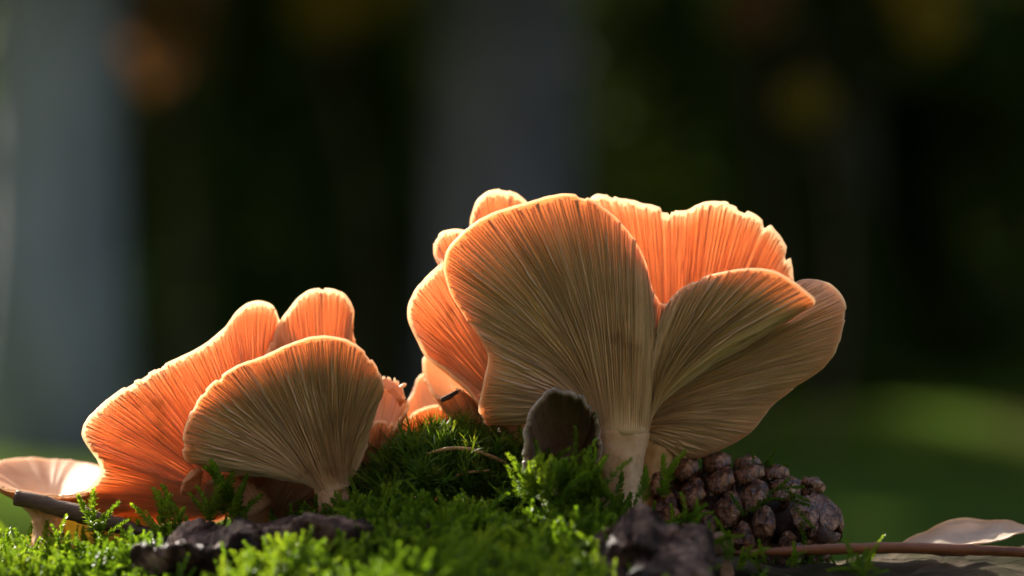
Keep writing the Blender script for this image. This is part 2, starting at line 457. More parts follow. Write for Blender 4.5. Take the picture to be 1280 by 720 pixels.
    sv[:-2] += nrm*rid[:, None]
    tone = np.concatenate([np.clip((hz-.5)*2, 0, 1)**1.5, [0, 1]])
    child(mesh_np('stem', sv, sf, M[stem_mat], attrs={'tone': tone}), root)
    return root

GR = 'mushrooms growing in the right-hand cluster'.replace('right-hand ', 'tall ')
GL = 'mushrooms growing in the low cluster'

main = mushroom('large tan funnel mushroom with pale stem standing beside the pine cone',
    [(614, 530, 8), (599, 518, -1), (605, 480, -7), (612, 448, -9), (603, 425, -11), (585, 400, -12), (572, 380, -13), (560, 355, -13), (556, 330, -13),
     (566, 305, -14), (600, 276, -15), (645, 259, -16), (700, 245, -17), (735, 250, -17), (768, 272, -16), (796, 302, -13), (807, 330, -9), (813, 355, -7),
     (828, 379, -6), (850, 362, -12), (880, 348, -17), (920, 338, -21), (960, 338, -24), (992, 354, -25), (1018, 377, -24), (1008, 389, -12), (975, 402, 2), (900, 404, 10), (850, 404, 13), (800, 392, 14), (740, 350, 14), (690, 330, 14), (645, 335, 13), (622, 375, 12), (617, 430, 12), (622, 490, 12)],
    (778, 538, 0), 7.4, (0, -.12, 1), (773, 650, 0), k=.30, n_gills=380, gill=2.0, seed=11, wave=.55, foot_r=5.7, thin=10, group=GR)

mushroom('deep orange backlit mushroom with notched wavy margin rising behind the largest cap',
    [(724, 275, 19), (745, 246, 17), (780, 250, 16), (820, 260, 16), (856, 266, 15), (872, 257, 16), (895, 253, 15), (930, 263, 15), (962, 283, 15), (980, 305, 15), (990, 338, 16),
     (988, 380, 20), (960, 440, 34), (900, 480, 55), (820, 470, 60), (750, 420, 50), (720, 330, 32)],
    (845, 565, 34), 5.5, (0, -.1, 1), (842, 680, 36), k=.22, n_gills=360, gill=.8, gill_mat='backlit_gill', seed=15, wave=.3, thin=.8, notch=.9, group=GR)

mushroom('broad fan mushroom with brown downturned gills spreading over the pine cone',
    [(960, 372, 26), (1000, 352, 10), (1022, 350, 4), (1045, 363, 1), (1057, 387, -1), (1052, 415, -1), (1045, 440, 0), (1026, 463, 2), (998, 482, 4), (966, 507, 6),
     (955, 520, 7), (935, 543, 8), (902, 562, 10), (870, 574, 13), (838, 585, 20), (800, 590, 30), (760, 560, 42), (790, 480, 50), (850, 420, 48), (915, 390, 40)],
    (806, 548, 14), 6, (.75, -.25, .75), (798, 660, 20), k=.3, n_gills=280, gill=2.0, seed=5, wave=.5, flip=True, thin=6, group=GR)

mushroom('glowing orange mushroom with lobed translucent margin pressed behind the largest cap',
    [(606, 508, 12), (580, 482, 9), (553, 456, 7), (532, 441, 6), (517, 413, 5), (512, 388, 5), (520, 365, 6), (536, 345, 8), (556, 326, 11), (546, 318, 14), (544, 303, 15),
     (553, 291, 16), (570, 288, 17), (588, 288, 18), (591, 268, 19), (598, 251, 19), (615, 239, 19), (634, 239, 20), (655, 250, 21), (672, 275, 24),
     (690, 340, 38), (690, 420, 46), (675, 500, 46), (640, 535, 34)],
    (648, 545, 26), 5, (-.35, -.1, 1), (640, 650, 28), k=.25, n_gills=330, gill=.8, gill_mat='backlit_gill', seed=21, wave=.35, group=GR)

mushroom('small orange funnel mushroom with a dark bark sliver on its lip',
    [(531, 446, 22), (529, 470, 17), (540, 494, 13), (556, 498, 11), (574, 487, 10), (592, 497, 13), (612, 500, 20), (618, 470, 34), (595, 440, 40), (560, 430, 36)],
    (604, 556, 20), 4, (-.25, 0, 1), (606, 640, 20), k=.2, n_gills=110, gill=1.1, seed=31, wave=.2, t0=2, group=GR)

mushroom('small sunlit cream mushroom tucked behind the broom moss tuft',
    [(492, 548, 18), (505, 528, 15), (525, 514, 14), (548, 508, 15), (566, 510, 20), (560, 498, 30), (548, 486, 36), (534, 470, 38), (522, 474, 37), (515, 492, 34), (500, 520, 28)],
    (535, 575, 26), 4, (0, 0, 1), (536, 640, 26), k=.3, n_gills=90, gill=1.0, seed=41, wave=.15, t0=1.8, group=GR)

mushroom('withered grey brown cap curled open beside the pale stem',
    [(652, 596, -20), (653, 562, -21), (656, 530, -22), (665, 508, -22), (682, 491, -22), (703, 486, -21), (724, 492, -19), (741, 508, -15), (750, 535, -10), (750, 575, -8), (735, 612, -8), (695, 620, -14)],
    (712, 592, -1), 3.5, (.1, -.9, .45), (714, 670, 2), k=.45, n_gills=0, cap_mat='old_cap', stem_mat='old_cap', seed=51, wave=.7, t0=2, trim=1.3, inner=.82, kout=.4, thin=1, group=GR)

# the low cluster
fan = mushroom('tan fan mushroom with tapering gilled base between bark and moss',
    [(262, 586, 10), (234, 579, 0), (228, 560, -5), (234, 530, -8), (246, 505, -9), (263, 485, -10), (290, 463, -11), (330, 447, -11), (360, 432, -12), (397, 421, -13), (430, 425, -13), (456, 441, -13),
     (472, 463, -12), (480, 489, -10), (470, 506, -6), (458, 530, 2), (452, 560, 12), (440, 545, 24), (400, 505, 28), (340, 520, 30), (285, 560, 24)],
    (418, 612, 2), 4.6, (-.30, -.12, 1), (424, 670, 3), k=.24, n_gills=320, gill=1.9, seed=61, wave=.5, thin=8, group=GL)

mushroom('wide orange backlit mushroom with a long white lit margin',
    [(350, 400, 22), (342, 384, 18), (322, 378, 16), (300, 388, 14), (280, 412, 12), (250, 435, 10), (200, 460, 8), (150, 490, 5), (115, 520, 2), (104, 541, 1), (110, 558, 1), (123, 576, 3), (128, 592, 5), (112, 612, 9), (92, 624, 14),
     (130, 646, 24), (220, 656, 34), (300, 640, 48), (350, 570, 52), (372, 480, 46), (366, 425, 32)],
    (318, 636, 22), 6, (-.45, -.25, .85), (325, 690, 26), k=.2, n_gills=420, gill=.8, gill_mat='backlit_gill', thin=.9, seed=71, wave=.35, group=GL)

mushroom('upright peach mushroom lobe with scalloped glowing edge behind the tan fan',
    [(326, 470, 16), (345, 416, 17), (361, 389, 18), (381, 368, 19), (402, 361, 19), (426, 366, 19), (439, 382, 19), (440, 402, 19), (443, 425, 21), (454, 455, 25), (458, 520, 36), (420, 570, 50), (370, 560, 52), (332, 520, 34)],
    (402, 606, 28), 5, (0, 0, 1), (404, 680, 28), k=.22, n_gills=280, gill=.7, gill_mat='backlit_gill', thin=.8, seed=81, wave=.3, group=GL)

mushroom('bright sunlit mushroom cap at the log edge beside the brown stick',
    [(130, 598, 22), (118, 616, 13), (80, 622, 7), (30, 619, 6), (-10, 606, 12), (-20, 590, 28), (20, 576, 44), (80, 578, 46), (122, 584, 36)],
    (60, 650, 26), 4.5, (0, 0, 1), (60, 695, 26), k=.3, n_gills=150, gill=1.2, seed=91, wave=.2, group=GL)

mushroom('torn pink mushroom with ragged cap squeezed against the tan fan',
    [(436, 560, 10), (452, 536, 9), (472, 528, 9), (496, 530, 11), (512, 515, 14), (508, 494, 17), (496, 478, 20), (480, 472, 22), (462, 484, 28), (446, 520, 30), (436, 552, 20)],
    (460, 592, 18), 4.5, (.1, 0, 1), (462, 660, 18), k=.3, n_gills=90, gill=1.0, seed=101, wave=.5, t0=2, notch=1.6, group=GL)

mushroom('low orange brown mushroom shaded under the tan fan',
    [(248, 622, 16), (262, 604, 13), (300, 594, 13), (345, 596, 14), (385, 606, 16), (402, 622, 22), (390, 625, 34), (340, 615, 44), (285, 615, 40), (252, 624, 26)],
    (330, 660, 28), 4, (0, 0, 1), (330, 700, 28), k=.3, n_gills=110, gill=1.2, seed=111, wave=.2, t0=2, group=GL)

# ------------------------------------------------------------------ moss
def shoot_proto(rg, length, n_leaf, leaf_l, leaf_w, spread, curve, narrow=False):
    """one moss shoot standing on the origin: leaves as folded diamonds, returns verts, quads"""
    V, F = [], []; off = 0
    bend = rg.uniform(-1, 1, 2)*curve
    def ctr(t): return np.array([bend[0]*t*t, bend[1]*t*t, t])*length
    for i in range(n_leaf):
        t = (i+.5)/n_leaf
        c = ctr(t); ang = i*2.399 + rg.uniform(-.4, .4)
        up = np.array([2*bend[0]*t, 2*bend[1]*t, 1]); up /= np.linalg.norm(up)
        out = np.array([math.cos(ang), math.sin(ang), 0]); out -= up*(out@up); out /= np.linalg.norm(out)
        sp = spread*(1.15-.75*t)*rg.uniform(.8, 1.2)
        d = out*math.sin(sp) + up*math.cos(sp)
        side = np.cross(d, up); side /= np.linalg.norm(side)+1e-9
        ll = leaf_l*(1-.45*t**3)*rg.uniform(.75, 1.2)
        droop = np.cross(side, d)*ll*rg.uniform(-.1, .35)*(1.6 if narrow else 1)
        if narrow:
            hook = np.array([rg.normal(), rg.normal(), 0])*ll*.12
            a = c; m1 = c+d*ll*.4; m2 = c+d*ll*.75-droop*.3+hook*.4; tip = c+d*ll-droop*.9+hook
            V += [a-side*leaf_w*.4, a+side*leaf_w*.4, m1-side*leaf_w*.5, m1+side*leaf_w*.5, m2-side*leaf_w*.3, m2+side*leaf_w*.3, tip, tip+side*1e-5]
            F += [[off, off+1, off+3, off+2], [off+2, off+3, off+5, off+4], [off+4, off+5, off+7, off+6]]; off += 8
        else:
            V += [c, c+d*ll*.45+side*leaf_w*.5, c+d*ll-droop, c+d*ll*.45-side*leaf_w*.5]
            F += [[off, off+1, off+2, off+3]]; off += 4
    return np.array(V), np.array(F)

def scatter(name, protos, pos, dirs, scl, shade, mat, rg):
    V, F, A = [], [], []; off = 0
    for p, d, s, sh in zip(pos, dirs, scl, shade):
        pv, pf = protos[rg.integers(len(protos))]
        d = d/np.linalg.norm(d)
        a = rg.uniform(0, 6.283); t = np.array([math.cos(a), math.sin(a), 0]); e1 = np.cross(d, t); n1 = np.linalg.norm(e1)
        if n1 < 1e-3: e1 = np.array([1., 0, 0]); n1 = 1
        e1 /= n1; e2 = np.cross(d, e1)
        v = (pv @ np.stack([e1, e2, d]))*s + p
        V.append(v); F.append(pf+off); off += len(pv)
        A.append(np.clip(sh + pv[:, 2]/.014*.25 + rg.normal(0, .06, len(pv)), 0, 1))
    return mesh_np(name, np.vstack(V), np.concatenate(F), mat, smooth=False, attrs={'shade': np.concatenate(A)})

rg = np.random.default_rng(17)
protos = [shoot_proto(rg, rg.uniform(.008, .013), rg.integers(44, 60), .0022, .0012, .95, .6) for _ in range(14)]
pos, dirs, scl, shd = [], [], [], []
def cover(px, ymm):
    """how much moss grows here (px = photo pixel column in the plane of focus)"""
    c = 0.
    if ymm < -28: c = max(c, np.interp(px, [380, 450, 700, 760, 860, 900], [0, 1, 1, .8, .5, 0]))
    if -28 <= ymm < -3: c = max(c, np.interp(px, [390, 440, 780, 830, 870], [0, 1, .9, .5, 0]))
    if -3 <= ymm < 12: c = max(c, np.interp(px, [220, 300, 440, 640, 720, 800], [.3, .3, .6, .7, .4, .2]))
    if ymm >= 12: c = max(c, np.interp(px, [-400, 150, 800, 900, 1000], [.5, .4, .4, .25, 0]))
    if ymm < -48: c = max(c, np.interp(px, [-200, 240, 460, 900, 1010, 1080], [.6, .75, 1, .35, .35, 0]))
    if ymm < -12: c = max(c, np.interp(px, [-600, 60, 170, 215], [.8, 1, .9, 0]))
    return c
cnt = 0
while cnt < 5200:
    px = rg.uniform(-100, 1100); ym = rg.uniform(-105, 60)
    # thin it away where it is hidden
    if rg.random() > cover(px, ym)*(1.0 if ym < 5 else .35): continue
    x = (px-640)*MM*(DIST+min(ym, 0)*.001)/DIST; y = ym*.001
    z = float(log_z(x, y))
    clump = vnoise(np.array([x, y, 0.]), 90)
    d = np.array([rg.normal(0, .55)+.25*clump, rg.normal(0, .55)-.15, 1.0])
    pos.append((x, y, z-.002)); dirs.append(d)
    scl.append(rg.uniform(.45, .85)*(1+.25*clump)); shd.append(np.clip(.38+.28*vnoise(np.array([x, y, 3.]), 60)+rg.normal(0, .1), 0, .9)); cnt += 1
# single shoots that stand up out of the cushion
for (px, py, ym, s, lx) in [(827, 612, -20, 1.0, -.05), (798, 622, -26, .9, .2), (768, 626, -28, .9, -1.2), (852, 656, -32, .75, .7), (866, 664, -34, .7, .5), (882, 684, -36, .7, .9),
                            (905, 704, -34, .7, .2), (925, 712, -30, .7, .3), (955, 716, -30, .6, -.3), (985, 712, -30, .6, .3), (1075, 716, -42, .7, .1), (1070, 720, -42, .6, 1.2), (1080, 720, -42, .6, -1.2),
                            (640, 580, 4, 1.1, .1), (652, 572, 5, 1.0, .0), (666, 578, 5, 1.0, .2), (655, 590, 2, 1.0, -.3), (664, 596, 0, 1.0, .3), (118, 672, -6, 1.1, .05), (122, 684, -8, 1.0, 0.),
                            (200, 672, -10, 1.0, -.3), (212, 668, -10, 1.1, .1), (222, 676, -10, .9, .4), (258, 652, -6, 1.0, .2), (278, 640, -4, 1.0, .1), (288, 636, -4, 1.1, -.1), (300, 645, -4, 1.0, -.2), (290, 650, -4, 1.0, .5), (265, 655, -4, .9, -.5),
                            (700, 598, -10, .9, .8), (690, 596, -10, .9, -.4), (720, 612, -12, .9, .2), (680, 606, -12, .9, 0.)] + [(648+9*q, 622+4*math.sin(q*1.7), -28+2*math.cos(q*2.3), 1.0, .35*math.sin(q*2.9)) for q in range(12)]:
    for _ in range(3):
        p = P(px+rg.normal(0, 4), py+rg.normal(0, 4), ym+rg.normal(0, 1.2))
        p[2] = min(p[2], float(log_z(p[0], p[1]))+.012)
        pos.append(p); dirs.append(np.array([lx+rg.normal(0, .15), rg.normal(0, .2), 1.])); scl.append(s*rg.uniform(.75, 1.0)); shd.append(rg.uniform(.35, .75))
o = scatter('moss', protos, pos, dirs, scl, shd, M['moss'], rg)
tag(o, 'bright green feather moss carpeting the log', kind='stuff')

# broom moss tuft: long thin curved leaves
protos2 = [shoot_proto(rg, rg.uniform(.008, .013), rg.integers(26, 36), .0068, .00042, .85, .7, True) for _ in range(10)]
pos, dirs, scl, shd = [], [], [], []
for _ in range(620):
    px = rg.uniform(470, 672); ym = rg.uniform(-4, 24)
    hump = np.interp(px, [465, 500, 545, 590, 640, 680], [0, .6, 1, .85, .45, 0])*np.interp(ym, [-6, 4, 16, 26], [.25, 1, 1, .5])
    x, y = (px-640)*MM, ym*.001
    z = float(log_z(x, y)) + hump*.017 - .003
    pos.append((x, y, z)); dirs.append(np.array([rg.normal(0, .4)+(px-560)*.003, rg.normal(0, .4)-.2, 1.]))
    scl.append(rg.uniform(.7, 1.1)); shd.append(np.clip(rg.normal(.3, .15), 0, .8))
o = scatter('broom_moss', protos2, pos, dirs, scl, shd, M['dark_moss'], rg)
tag(o, 'dark green broom moss tuft with hair-thin curved leaves', kind='stuff')

# ------------------------------------------------------------------ pine cone
def pine_cone():
    base, tip = P(1012, 655, 6), P(690, 632, 38)
    axis = tip-base; Lc = np.linalg.norm(axis); axis /= Lc
    root = empty('pine_cone', tuple(base+(tip-base)*.4-np.array([0, 0, .015])))
    tag(root, 'dark wet open pine cone lying beside the pale stem', 'pine cone')
    e1 = np.cross(axis, [0, 0, 1]); e1 /= np.linalg.norm(e1); e2 = np.cross(e1, axis)
    # one scale: a flat stalk that swells into a thick rhombic end with a small boss
    prof = [(.0, .2, .10), (.5, .45, .20), (.78, .88, .56), (.86, 1.0, .74), (.93, .97, .72), (.99, .60, .42), (1.0, .28, .2)]
    meshes = []
    for var in range(4):
        rv = np.random.default_rng(200+var); V = []
        na = 16
        for (l, wd, t) in prof:
            for q in range(na):
                a = 2*math.pi*q/na
                cx, cz = math.cos(a), math.sin(a)
                sx = np.sign(cx)*abs(cx)**1.15; sz = np.sign(cz)*abs(cz)**1.0
                V.append([l + (.03*rv.normal() if l > .8 else 0)*.5 + (.06*(1-abs(cx)) if l > .9 else 0), sx*wd*.5*(1+.05*rv.normal()), sz*t*.5*(1+.07*rv.normal()) + .10*l*l])
        V.append([1.10, 0, .10]); V.append([-.05, 0, 0])
        V = np.array(V); npf = len(prof)
        F = []
        for i in range(npf-1):
            for q in range(na): F.append([i*na+q, i*na+(q+1) % na, (i+1)*na+(q+1) % na, (i+1)*na+q])
        T = [[(npf-1)*na+q, (npf-1)*na+(q+1) % na, len(V)-2] for q in range(na)] + [[(q+1) % na, q, len(V)-1] for q in range(na)]
        me = mesh_np('scale', V, [np.array(F), np.array(T)], M['scale'], smooth=False)
        meshes.append(me.data); bpy.data.objects.remove(me)
    n = 110
    rv = np.random.default_rng(5)
    for i in range(n):
        t = (i+.5)/n; s = t**1.22
        r = .0172*math.sin(math.pi*min(1, .14+s*.80))**.62*(1 if s > .05 else .8)
        ang = i*2.39996
        o_ = math.cos(ang)*e1 + math.sin(ang)*e2
        tilt = 1.62-1.05*s + max(0, (.10-s)/.10)*.95           # at the base the scales fold back, at the tip they point forward
        d = o_*math.sin(tilt) + axis*math.cos(tilt)*1.0
        d /= np.linalg.norm(d)
        c = base + axis*(Lc*s)
        sd = np.cross(d, axis); sd /= np.linalg.norm(sd); up = np.cross(d, sd)*-1
        if up@axis > 0: up = -up
        lw = .0098*(1-.35*abs(s-.4))*rv.uniform(.92, 1.08)
        ln = r
        Mx = Matrix(((d[0]*ln, sd[0]*lw, up[0]*lw, c[0]), (d[1]*ln, sd[1]*lw, up[1]*lw, c[1]), (d[2]*ln, sd[2]*lw, up[2]*lw, c[2]), (0, 0, 0, 1)))
        o = link('scale', meshes[i % 4], root)
        o.matrix_parent_inverse = Matrix.Identity(4)
        o.matrix_basis = Matrix.Translation(-root.location) @ Mx
    # dew beads on the scale ends
    dv, df = [], []; off = 0
    for _ in range(60):
        i = rv.integers(4, 80); t = (i+.5)/n; s = t**1.22; ang = i*2.39996
        o_ = math.cos(ang)*e1 + math.sin(ang)*e2
        if o_[1] > .2: continue
        r = .0172*math.sin(math.pi*min(1, .14+s*.80))**.62; tilt = 1.62-1.05*s
        d = o_*math.sin(tilt) + axis*math.cos(tilt); c = base + axis*(Lc*s) + d*r*1.03 + rv.normal(0, .0012, 3)
        rr = rv.uniform(.0002, .0005); uu = np.linspace(0, math.pi, 7)
        v, f = tube(np.array([c + d*(-math.cos(q))*rr for q in uu]), np.sin(uu)*rr+1e-6, 8, False)
        dv.append(v); df.append(f[0]+off); off += len(v)
    md, ntd, od = new_mat('dew'); bd_ = N(ntd, 'ShaderNodeBsdfPrincipled', Roughness=.03); bd_.inputs['Base Color'].default_value = (.10, .06, .04, 1); bd_.inputs['Specular IOR Level'].default_value = 1.0
    bd_.inputs['Coat Weight'].default_value = 1.0; L(ntd, bd_.outputs[0], od.inputs[0])
    tag(child(mesh_np('dew', np.vstack(dv), np.concatenate(df), md), root), kind='stuff')
    v, f = tube([base-axis*.002, base+axis*Lc*.5, base+axis*Lc*.97], [.006, .0055, .003], 12)
    child(mesh_np('core', v, f, M['core']), root)
    q = np.array([P(1006, 668, 4), P(1020, 668, 2), P(1031, 664, 0), P(1036, 662, -1)])
    v, f = tube(q, [.0032, .0030, .0032, .0018], 10)
    v = v + .0005*fbm(v, 600, 2)[:, None]
    child(mesh_np('stalk', v, f, M['core']), root)
    return root
pine_cone()

# small feather-moss sprig and hair moss on the cone
pos, dirs, scl, shd = [], [], [], []
for (px, py, ym, dx, dz) in [(935, 640, -9, .9, .5), (945, 630, -9.5, 1, .6), (955, 620, -10, 1, .5), (968, 612, -10, 1, .2), (975, 610, -9, 1, -.5), (985, 618, -9, .8, -.9), (992, 630, -9, .6, -1), (1000, 650, -8, .2, -1), (933, 645, -9, -.6, .6)]:
    pos.append(P(px, py, ym)); dirs.append(np.array([dx, -.3, dz])); scl.append(.62); shd.append(.15)
for (px, py, dx) in [(952, 590, .15), (958, 586, .3), (963, 594, .05), (946, 590, -.3), (970, 598, .3)]:
    pos.append(P(px, py, 10)); dirs.append(np.array([dx, 0, 1.])); scl.append(.45); shd.append(.2)
o = scatter('cone_moss', [protos[0], protos[3], protos[5]], pos, dirs, scl, shd, M['moss'], rg)
tag(o, 'thin dark moss sprig creeping over the pine cone', kind='stuff')

# ------------------------------------------------------------------ bark, twigs, leaves, chips
def rough_slab(name, pts, width, thick, mat, label, cat, seed=0, amp=.0028, edge=None, roll=0.0):
    """a broken slab of bark along pts (world points)"""
    c = catmull(pts, 80, closed=False); m = len(c)
    t = np.gradient(c, axis=0); t /= np.linalg.norm(t, axis=1)[:, None]
    up = np.array([0, -math.sin(roll), math.cos(roll)]); s = np.cross(t, up); s /= np.linalg.norm(s, axis=1)[:, None]; u = np.cross(s, t)
    na = 44; a = np.linspace(0, 2*np.pi, na, endpoint=False)
    prof = np.interp(np.linspace(0, 1, m), [0, .08, .5, .9, 1], [.3, .85, 1, .8, .25])
    cs = np.sign(np.cos(a))*np.abs(np.cos(a))**.35; sn = np.sign(np.sin(a))*np.abs(np.sin(a))**.35
    v = c[None] + (cs[:, None]*prof[None]*width/2)[..., None]*s[None] + (sn[:, None]*prof[None]*thick/2)[..., None]*u[None]
    v = v.reshape(-1, 3)
    off = np.stack([fbm(v+seed, 170, 5), fbm(v+seed+7, 170, 5), fbm(v+seed+13, 170, 5)], 1)
    rid = np.abs(fbm(v*np.array([.3, 1, 1])+seed+3, 300, 3))
    lay = np.floor(fbm(v*np.array([.6, 1, 1])+seed+21, 110, 2)*4)/4        # broken layers
    v = v + off*amp*.8 - rid[:, None]*np.array([0, 0, amp*.7]) + lay[:, None]*np.array([0, -.3, 1])*amp
    v = np.vstack([v, c[0], c[-1]]); k = np.arange(na); k2 = (k+1) % na
    F = grid_faces(na, m); T = np.concatenate([np.stack([k2*m, k*m, np.full(na, na*m)], 1), np.stack([k*m+m-1, k2*m+m-1, np.full(na, na*m+1)], 1)])
    o = mesh_np(name, v, [F, T], mat)
    return tag(o, label, cat)

rough_slab('bark_piece', [P(165, 720, -38), P(205, 694, -38), P(270, 676, -38), P(335, 668, -37)], .022, .0065, M['bark'], 'dark split bark piece with a pale lit tip beside the yellow sheet', 'bark', 1)
rough_slab('bark_piece', [P(310, 670, -36), P(360, 662, -36), P(410, 661, -38), P(462, 668, -40)], .020, .0060, M['bark'], 'long flat bark strip lying along the front of the moss', 'bark', 4, amp=.0018)
rough_slab('bark_piece', [P(722, 712, -52), P(765, 682, -54), P(815, 668, -55), P(862, 684, -54), P(884, 700, -54)], .016, .0050, M['bark'], 'dark bark flake resting on top of a thicker one below the pale stem', 'bark', 9, amp=.0034, roll=.5)
rough_slab('bark_piece', [P(712, 732, -60), P(770, 706, -61), P(830, 700, -61), P(880, 716, -60), P(915, 734, -60)], .020, .0068, M['bark'], 'thick lichen flecked bark slab lying under the dark flake', 'bark', 11, amp=.0038, roll=.3)
rough_slab('bark_piece', [P(440, 605, 10), P(452, 612, 6), P(470, 616, 4)], .008, .005, M['bark'], 'small dark bark crumb at the foot of the torn mushroom', 'bark', 14, amp=.0012)
rough_slab('bark_piece', [P(708, 592, 12), P(722, 582, 10), P(745, 578, 12), P(748, 600, 12)], .012, .009, M['bark'], 'dark bark crumb wedged under the withered cap', 'bark', 19, amp=.0016)
rough_slab('bark_sliver', [P(552, 500, 9), P(563, 494, 8.5), P(574, 487, 8.5)], .0016, .0012, M['bark'], 'thin black bark sliver stuck on the lip of a small mushroom', 'bark', 23, amp=.0003)
rough_slab('wood_chip', [P(672, 584, -12), P(677, 596, -13), P(681, 612, -14)], .0030, .0018, M['chip'], 'upright pale wood chip standing in the moss', 'wood chip', 26, amp=.0006)
rough_slab('wood_chip', [P(886, 682, -28), P(900, 678, -28), P(914, 684, -28)], .007, .0055, M['chip'], 'pale tan wood chip lying below the pine cone', 'wood chip', 30, amp=.0008)
rough_slab('wood_chip', [P(905, 700, -30), P(909, 708, -30), P(908, 726, -30)], .0040, .0036, M['chip'], 'reddish wood chip leaning under the tan chip', 'wood chip', 33, amp=.0006)

def stick(name, pts, rad, mat, label, cat, seed=0, bump=.15):
    c = catmull(pts, 60, closed=False)
    v, f = tube(c, np.interp(np.linspace(0, 1, 60), np.linspace(0, 1, len(rad)), rad), 12)
    v = v + fbm(v+seed, 350, 3)[:, None]*np.array([.3, .6, 1])*max(rad)*bump
    return tag(mesh_np(name, v, f, mat), label, cat)
stick('stick', [P(20, 622, 4), P(80, 637, 2), P(130, 652, 0), P(185, 668, -2), P(240, 684, -4)], [.0020, .0021, .0021, .0019, .0013], M['twig'], 'thick brown stick running under the wide orange mushroom', 'twig', 1)
tw = stick('twig', [P(918, 692, -22), P(985, 689, -22), P(1060, 686, -21), P(1130, 685, -20), P(1250, 689, -16), P(1340, 694, -12)], [.0007, .0013, .0014, .0014, .0013, .001], M['red_twig'], 'thin reddish twig lying across the bare log in front of the cone', 'twig', 5, .1)
stick('pine_needle', [P(535, 567, -3), P(560, 561, -5), P(590, 562, -5), P(615, 571, -4), P(634, 580, -2)], [.0003, .0005, .0005, .0005, .0004], M['needle'], 'tan dry pine needle arched over the broom moss', 'needle', 8, .05)
stick('pine_needle', [P(570, 594, -4), P(590, 590, -5), P(612, 588, -4)], [.0003, .0004, .0003], M['needle'], 'short brown pine needle below the arched one', 'needle', 9, .05)

def leaf(name, center_pts, half_w, mat, label, nrm, curl=.3, seed=0):
    c = catmull(center_pts, 30, closed=False); t = np.gradient(c, axis=0); t /= np.linalg.norm(t, axis=1)[:, None]
    nrm = np.array(nrm, float); s = np.cross(t, nrm); s /= np.linalg.norm(s, axis=1)[:, None]; n = np.cross(s, t)
    q = np.linspace(-1, 1, 13); wv = half_w*np.sin(np.pi*np.linspace(.02, .98, 30))**.8
    v = c[:, None] + (q[None]*wv[:, None])[..., None]*s[:, None] + ((q**2)[None]*wv[:, None]*curl)[..., None]*n[:, None]
    v = v.reshape(-1, 3); v = v + fbm(v+seed, 90, 3)[:, None]*.0016*np.array([0, 0, 1])
    k = len(v); b = v - np.tile(np.repeat(n, 13, 0), (1, 1))*.0004
    F = grid_faces(30, 13, False)
    I, J = 30, 13
    bd = [i*J for i in range(I)] + [(I-1)*J+j for j in range(1, J)] + [i*J+J-1 for i in range(I-2, -1, -1)] + [j for j in range(J-2, 0, -1)]
    bd = np.array(bd); b2 = np.roll(bd, -1)
    W = np.stack([bd, b2, b2+k, bd+k], 1)
    o = mesh_np(name, np.vstack([v, b]), np.concatenate([F, F[:, ::-1]+k, W]), mat)
    return tag(o, label, 'leaf')
leaf('dry_leaf', [P(1105, 697, 14), P(1145, 688, 12), P(1185, 678, 11), P(1230, 668, 13), P(1290, 662, 16)], .0070, M['dry_leaf'], 'pale dry leaf curled up on the bare log', (.1, -.45, 1), .35, 3)
leaf('sunlit_ground', [P(20, 690, 24), P(90, 682, 22), P(150, 676, 20), P(210, 680, 18)], .013, M['sunlit_ground'], 'leaf-shaped yellow sheet standing in for sunlit ground under the brown stick', (0, -.6, 1), .2, 6)  # leaf shape added to carry the yellow of sunlit ground

# small torn cap pieces
rough_slab('cap_fragment', [P(480, 476, 12), P(490, 482, 11), P(498, 494, 10), P(502, 508, 10)], .004, .0022, M['torn'], 'torn orange cap fragment caught on the ragged pink mushroom', 'mushroom piece', 41, amp=.0010)
rough_slab('cap_fragment', [P(496, 488, 13), P(502, 482, 13), P(508, 479, 13)], .0014, .0010, M['cap'], 'tiny pale splinter of cap sticking up from the ragged pink mushroom', 'mushroom piece', 44, amp=.0003)
rough_slab('cap_fragment', [P(248, 584, 0), P(241, 598, 1), P(235, 618, 3)], .0050, .0018, M['torn'], 'small orange cap fragment under the edge of the tan fan', 'mushroom piece', 47, amp=.0008)

# ------------------------------------------------------------------ forest behind
M['trunk'] = solid_mat('grey spruce bark', [(.3, (.09, .09, .10)), (.7, (.24, .235, .25))], 6, rough=.85, bump=.8, bdist=.02, stretch=(1, 1, .3))
M['trunk2'] = solid_mat('pale grey bark', [(.3, (.13, .135, .135)), (.7, (.34, .35, .345))], 6, rough=.85, bump=.8, bdist=.02, stretch=(1, 1, .3))
M['spruce'] = leaf_mat('spruce needles', [(.035, .070, .012), (.055, .095, .016), (.085, .12, .026)], trans=.35, rough=.7)
M['yellow'] = leaf_mat('autumn yellow leaves', [(.30, .20, .02), (.42, .30, .03), (.52, .36, .06)], trans=.5, rough=.6, tcol=(1.2, 1.1, .6))
M['russet'] = leaf_mat('autumn russet leaves', [(.20, .08, .03), (.30, .14, .05), (.38, .20, .08)], trans=.4, rough=.6, tcol=(1.2, 1, .6))

def leaf_cloud(rg, n, sampler, size):
    c = sampler(n); V = np.empty((n, 4, 3))
    d = rg.normal(size=(n, 3)); d /= np.linalg.norm(d, axis=1)[:, None]
    s = np.cross(d, rg.normal(size=(n, 3))); s /= np.linalg.norm(s, axis=1)[:, None]
    l = size*rg.uniform(.6, 1.4, n)[:, None]
    V[:, 0] = c-d*l; V[:, 1] = c+s*l*.45; V[:, 2] = c+d*l; V[:, 3] = c-s*l*.45
    F = np.arange(n*4).reshape(n, 4)
    return V.reshape(-1, 3), F, np.repeat(rg.random(n), 4)

def ground_z(x, y): return -.05+.012*max(y-14, 0)

